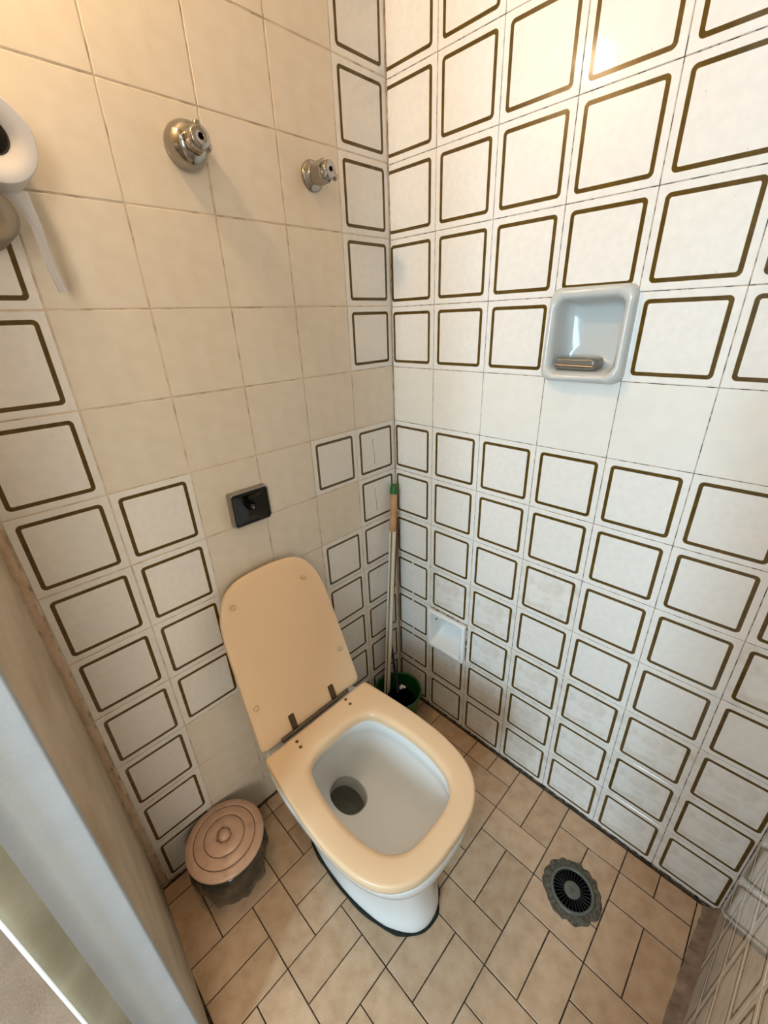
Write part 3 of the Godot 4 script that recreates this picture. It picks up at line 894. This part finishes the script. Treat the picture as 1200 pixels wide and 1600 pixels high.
func valve(at: Vector3, k: float, label: String, wide: bool) -> void:
	var v := thing("shower_valve", label, "valve", at, Vector3(PI / 2, 0, 0))
	var g := Geo.new()
	if wide:
		g.lathe([Vector2(0.0335, -0.0005), Vector2(0.0345, 0.006), Vector2(0.0335, 0.016), Vector2(0.0300, 0.026), Vector2(0.0245, 0.033), Vector2(0.0180, 0.037), Vector2(0.0130, 0.0385), Vector2(0.0, 0.0385)], 48)
	else:
		g.lathe([Vector2(0.0270, -0.0005), Vector2(0.0272, 0.003), Vector2(0.0262, 0.006), Vector2(0.0225, 0.0085), Vector2(0.0180, 0.0105), Vector2(0.0160, 0.0140), Vector2(0.0158, 0.020), Vector2(0.0, 0.020)], 48)
	tag(obj("flange", g.mesh(), M.chrome, v), "polished chrome flange")
	var nut := []
	var y0 := 0.026 if wide else 0.017
	var y1 := 0.046 if wide else 0.048
	var rn := 0.0190 if wide else 0.0205
	for s in [[rn * 0.94, y0], [rn, y0 + 0.002], [rn, y1 - 0.002], [rn * 0.92, y1]]:
		var ring := []
		for q in 6:
			var a := TAU * q / 6.0 + 0.3
			# two points per corner keep the edges crisp
			for e in [-0.05, 0.05]: ring.append(Vector3(cos(a + e) * s[0], s[1], sin(a + e) * s[0]))
		nut.append(ring)
	g = Geo.new()
	for r in nut.size() - 1:   # flat faces
		var n: int = nut[r].size()
		for q in n: g.quad(nut[r][(q + 1) % n], nut[r][q], nut[r + 1][q], nut[r + 1][(q + 1) % n])
	g.fan(nut[3], true)
	obj("nut", g.mesh(), M.chrome, v)
	g = Geo.new()
	var ys := y1 - 0.001
	if wide:
		# stubby cross head with four lugs
		g.lathe([Vector2(0.0155, ys), Vector2(0.0175, ys + 0.004), Vector2(0.0170, ys + 0.014), Vector2(0.0140, ys + 0.018), Vector2(0.0050, ys + 0.019), Vector2(0.0046, ys + 0.010), Vector2(0.0, ys + 0.010)], 36)
	else:
		g.lathe([Vector2(0.0150, ys), Vector2(0.0160, ys + 0.003), Vector2(0.0155, ys + 0.011), Vector2(0.0125, ys + 0.014), Vector2(0.0044, ys + 0.0145), Vector2(0.0040, ys + 0.007), Vector2(0.0, ys + 0.007)], 36)
	obj("stem", g.mesh(), M.chrome, v)
	g = Geo.new()
	g.lathe([Vector2(0.0, 0.0), Vector2(0.0044, 0.0)], 20)
	var h := obj("hole", g.mesh(), M.dark, v)
	h.position.y = ys + (0.0185 if wide else 0.0140)
	tag(h, "dark screw hole")
	for q in (3 if wide else 2):
		g = Geo.new()
		var a := [0.6, 2.6, -1.5][q] as float
		var c := Vector3(cos(a), 0, sin(a))
		g.tube([c * 0.012 + Vector3(0, ys + 0.008, 0), c * 0.0200 + Vector3(0, ys + 0.008, 0), c * 0.0220 + Vector3(0, ys + 0.008, 0)], [0.0065, 0.0065, 0.0045], 12)
		obj("lug", g.mesh(), M.chrome, v)

func build_corner_things() -> void:
	var at := Vector3(-0.128, 0, 0.106)
	var b := thing("bucket", "small dark green plastic bucket in the corner behind the toilet", "bucket", at)
	var g := Geo.new()
	g.lathe([Vector2(0.0, 0.002), Vector2(0.055, 0.002), Vector2(0.059, 0.006), Vector2(0.0770, 0.142), Vector2(0.0815, 0.144), Vector2(0.0830, 0.147), Vector2(0.0815, 0.151), Vector2(0.0770, 0.151), Vector2(0.0745, 0.147), Vector2(0.0560, 0.010), Vector2(0.0, 0.008)], 56)
	obj("body", g.mesh(), M.green, b)
	# toilet brush standing in the bucket
	var br := thing("toilet_brush", "black toilet brush standing in the green bucket", "brush", at + Vector3(-0.008, 0.01, 0.019))
	var f := FastNoiseLite.new()
	f.seed = 3; f.frequency = 0.08
	g = Geo.new()
	var rings := []
	for s in [[0.01, 0.002], [0.028, 0.008], [0.034, 0.03], [0.040, 0.06], [0.045, 0.09], [0.046, 0.118], [0.036, 0.134], [0.012, 0.140]]:
		rings.append(ring_xz(s[0], s[1], 64, 0.008, f))
	g.loft(rings, true, true, true)
	tag(obj("bristles", g.mesh(), M.dark, br), "matted black bristles")
	var top := Vector3(-0.083, 0.335, 0.0275) - br.position
	var foot := Vector3(-0.004, 0.118, -0.004)
	g = Geo.new()
	g.tube([foot, foot.lerp(top, 0.25), foot.lerp(top, 0.35), top.lerp(foot, 0.02), top], [0.0075, 0.0070, 0.0050, 0.0050, 0.003], 12)
	obj("handle", g.mesh(), M.black_plastic, br)
	g = Geo.new()
	g.tube([Vector3(0.012, 0.134, -0.020), Vector3(0.024, 0.146, -0.014), Vector3(0.032, 0.140, -0.006)], [0.004, 0.0075, 0.004], 10)
	tag(obj("tag", g.mesh(), M.paper, br), "small grey-white plastic scrap")
	# broom stick leaning in the corner
	var t0 := Vector3(-0.024, 0.866, 0.0150)
	var t1 := Vector3(-0.148, 0.030, 0.064)
	var st := thing("broom_stick", "wooden stick with a green cap and pale striped sleeve in the corner", "stick", t1)
	var d := t0 - t1
	g = Geo.new()
	g.tube([d * 0.965, d * 0.985, d * 0.997, d], [0.0128, 0.0128, 0.0105, 0.006], 18)
	tag(obj("cap", g.mesh(), M.green_cap, st), "green plastic cap")
	g = Geo.new()
	g.tube([d * 0.80, d * 0.966], 0.0112, 18)
	tag(obj("pole", g.mesh(), M.wood, st), "bare wood")
	g = Geo.new()
	g.tube([Vector3.ZERO, d * 0.50, d * 0.502, d * 0.82], [0.0112, 0.0116, 0.0116, 0.0116], 24)
	tag(obj("sleeve", g.mesh(), M.stripes, st), "pale plastic sleeve with dark lengthwise lines")
	g = Geo.new()
	g.tube([d * 0.500, d * 0.504, d * 0.512, d * 0.516], [0.0116, 0.0130, 0.0130, 0.0116], 20)
	obj("joint_ring", g.mesh(), M.stripes, st)
	# a thinner stick stands behind it
	var u0 := Vector3(-0.0095, 0.74, 0.0100)
	var u1 := Vector3(-0.105, 0.002, 0.013)
	var sk := thing("mop_stick", "thin reddish wood stick half hidden behind the capped stick", "stick", u1)
	g = Geo.new()
	g.tube([Vector3.ZERO, (u0 - u1) * 0.7, u0 - u1], [0.0075, 0.0075, 0.0065], 14)
	obj("pole", g.mesh(), M.mop_wood, sk)

func build_lamp() -> void:
	# bare warm bulb in a wall socket, above the paper roll and out of the frame
	var at := Vector3(-0.815, 2.025, 0.0)
	var l := thing("wall_lamp", "bare warm bulb in a white wall socket above the paper roll", "lamp", at, Vector3(PI / 2, 0, 0))
	var g := Geo.new()
	g.lathe([Vector2(0.038, -0.001), Vector2(0.040, 0.006), Vector2(0.034, 0.016), Vector2(0.022, 0.022), Vector2(0.020, 0.050), Vector2(0.017, 0.052), Vector2(0.0, 0.052)], 40)
	tag(obj("socket", g.mesh(), M.window_frame, l), "white socket")
	g = Geo.new()
	var prof := [Vector2(0.0125, 0.050), Vector2(0.0135, 0.062), Vector2(0.0180, 0.078)]
	for k in 13:
		var a := lerpf(-0.55, PI / 2, k / 12.0)
		prof.append(Vector2(0.027 * cos(a), 0.104 + 0.027 * sin(a)))
	g.lathe(prof, 40)
	var glow := mat(Color(1, 0.9, 0.75), 0.3)
	glow.emission_enabled = true
	glow.emission = Color(1.0, 0.865, 0.69)
	glow.emission_energy_multiplier = BULB_GLOW
	tag(obj("bulb", g.mesh(), glow, l), "glowing warm bulb")
	var o := OmniLight3D.new()
	o.name = "lamp_light"
	o.light_color = Color(1.0, 0.865, 0.69)
	o.light_energy = LAMP
	o.light_size = 0.025
	o.omni_range = 6.0
	o.omni_attenuation = 2.0
	o.shadow_enabled = true
	l.add_child(o)
	o.position = Vector3(0, 0.104, 0)

const LAMP := 0.212
const BULB_GLOW := 20.0
const DAY := 3.8
const DAY2 := 3.5
const DAY3 := 2.1
const W3Z0 := 0.64
const W3Z1 := 0.92
const W2X0 := -2.2
const W2X1 := -1.2
const W2Y0 := 0.9
const W2Y1 := 2.0

func _ready() -> void:
	rng.seed = 20240611
	# ---- camera (solved from the tile grid)
	var cam := Camera3D.new()
	cam.name = "camera"
	cam.fov = 101.492
	cam.near = 0.02
	cam.far = 50.0
	cam.basis = Basis(Vector3(0.70089886, -0.03493324, 0.7124047), Vector3(0.32163027, 0.90696784, -0.27196195), Vector3(-0.63662764, 0.41974874, 0.64692832)).orthonormalized()
	cam.position = Vector3(-0.8956, 1.33086, 0.85046)
	add_child(cam)
	cam.current = true
	# ---- sky and exposure
	var we := WorldEnvironment.new()
	we.name = "environment"
	var env := Environment.new()
	env.background_mode = Environment.BG_SKY
	var sky := Sky.new()
	var sm := ProceduralSkyMaterial.new()
	sm.sky_top_color = Color(0.62, 0.76, 0.92)
	sm.sky_horizon_color = Color(0.80, 0.87, 0.94)
	sm.ground_bottom_color = Color(0.42, 0.43, 0.42)
	sm.ground_horizon_color = Color(0.62, 0.66, 0.68)
	sky.sky_material = sm
	env.sky = sky
	env.background_energy_multiplier = 1.5
	env.tonemap_mode = Environment.TONE_MAPPER_LINEAR
	env.tonemap_exposure = 1.03
	env.sdfgi_enabled = true
	env.ssao_enabled = true
	env.ssil_enabled = true
	we.environment = env
	add_child(we)
	# ---- daylight arriving through the corridor window (stands just inside its pane)
	var day := AreaLight3D.new()
	day.name = "window_daylight"
	day.area_size = Vector2(0.26, 0.94)
	day.light_color = Color(0.76, 0.91, 1.0)
	day.light_energy = DAY
	day.area_range = 8.0
	day.shadow_enabled = true
	add_child(day)
	day.position = Vector3(-2.745, 1.45, 1.227)
	day.rotation = Vector3(0, -PI / 2, 0)
	var fill3 := AreaLight3D.new()  # added fill at an unseen window, brightens and cools the right wall
	fill3.name = "added_facing_fill"
	fill3.area_size = Vector2(W3Z1 - W3Z0 - 0.06, 0.94)
	fill3.light_color = Color(0.80, 0.91, 1.0)
	fill3.light_energy = DAY3
	fill3.area_range = 8.0
	fill3.shadow_enabled = true
	add_child(fill3)
	fill3.position = Vector3(-2.745, 1.45, (W3Z0 + W3Z1) * 0.5)
	fill3.rotation = Vector3(0, -PI / 2, 0)
	var fill2 := AreaLight3D.new()  # added fill at the unseen end window, lifts the left wall
	fill2.name = "added_end_fill"
	fill2.area_size = Vector2(W2X1 - W2X0 - 0.06, W2Y1 - W2Y0 - 0.06)
	fill2.light_color = Color(1.0, 0.96, 0.89)
	fill2.light_energy = DAY2
	fill2.area_range = 8.0
	fill2.shadow_enabled = true
	add_child(fill2)
	fill2.position = Vector3((W2X0 + W2X1) * 0.5, (W2Y0 + W2Y1) * 0.5, 2.495)
	make_materials()
	build_wall_left()
	build_wall_right()
	build_wall_front()
	build_floor()
	build_door_side()
	build_corridor()
	build_toilet()
	build_bin()
	build_drain()
	build_wall_things()
	build_corner_things()
	build_lamp()
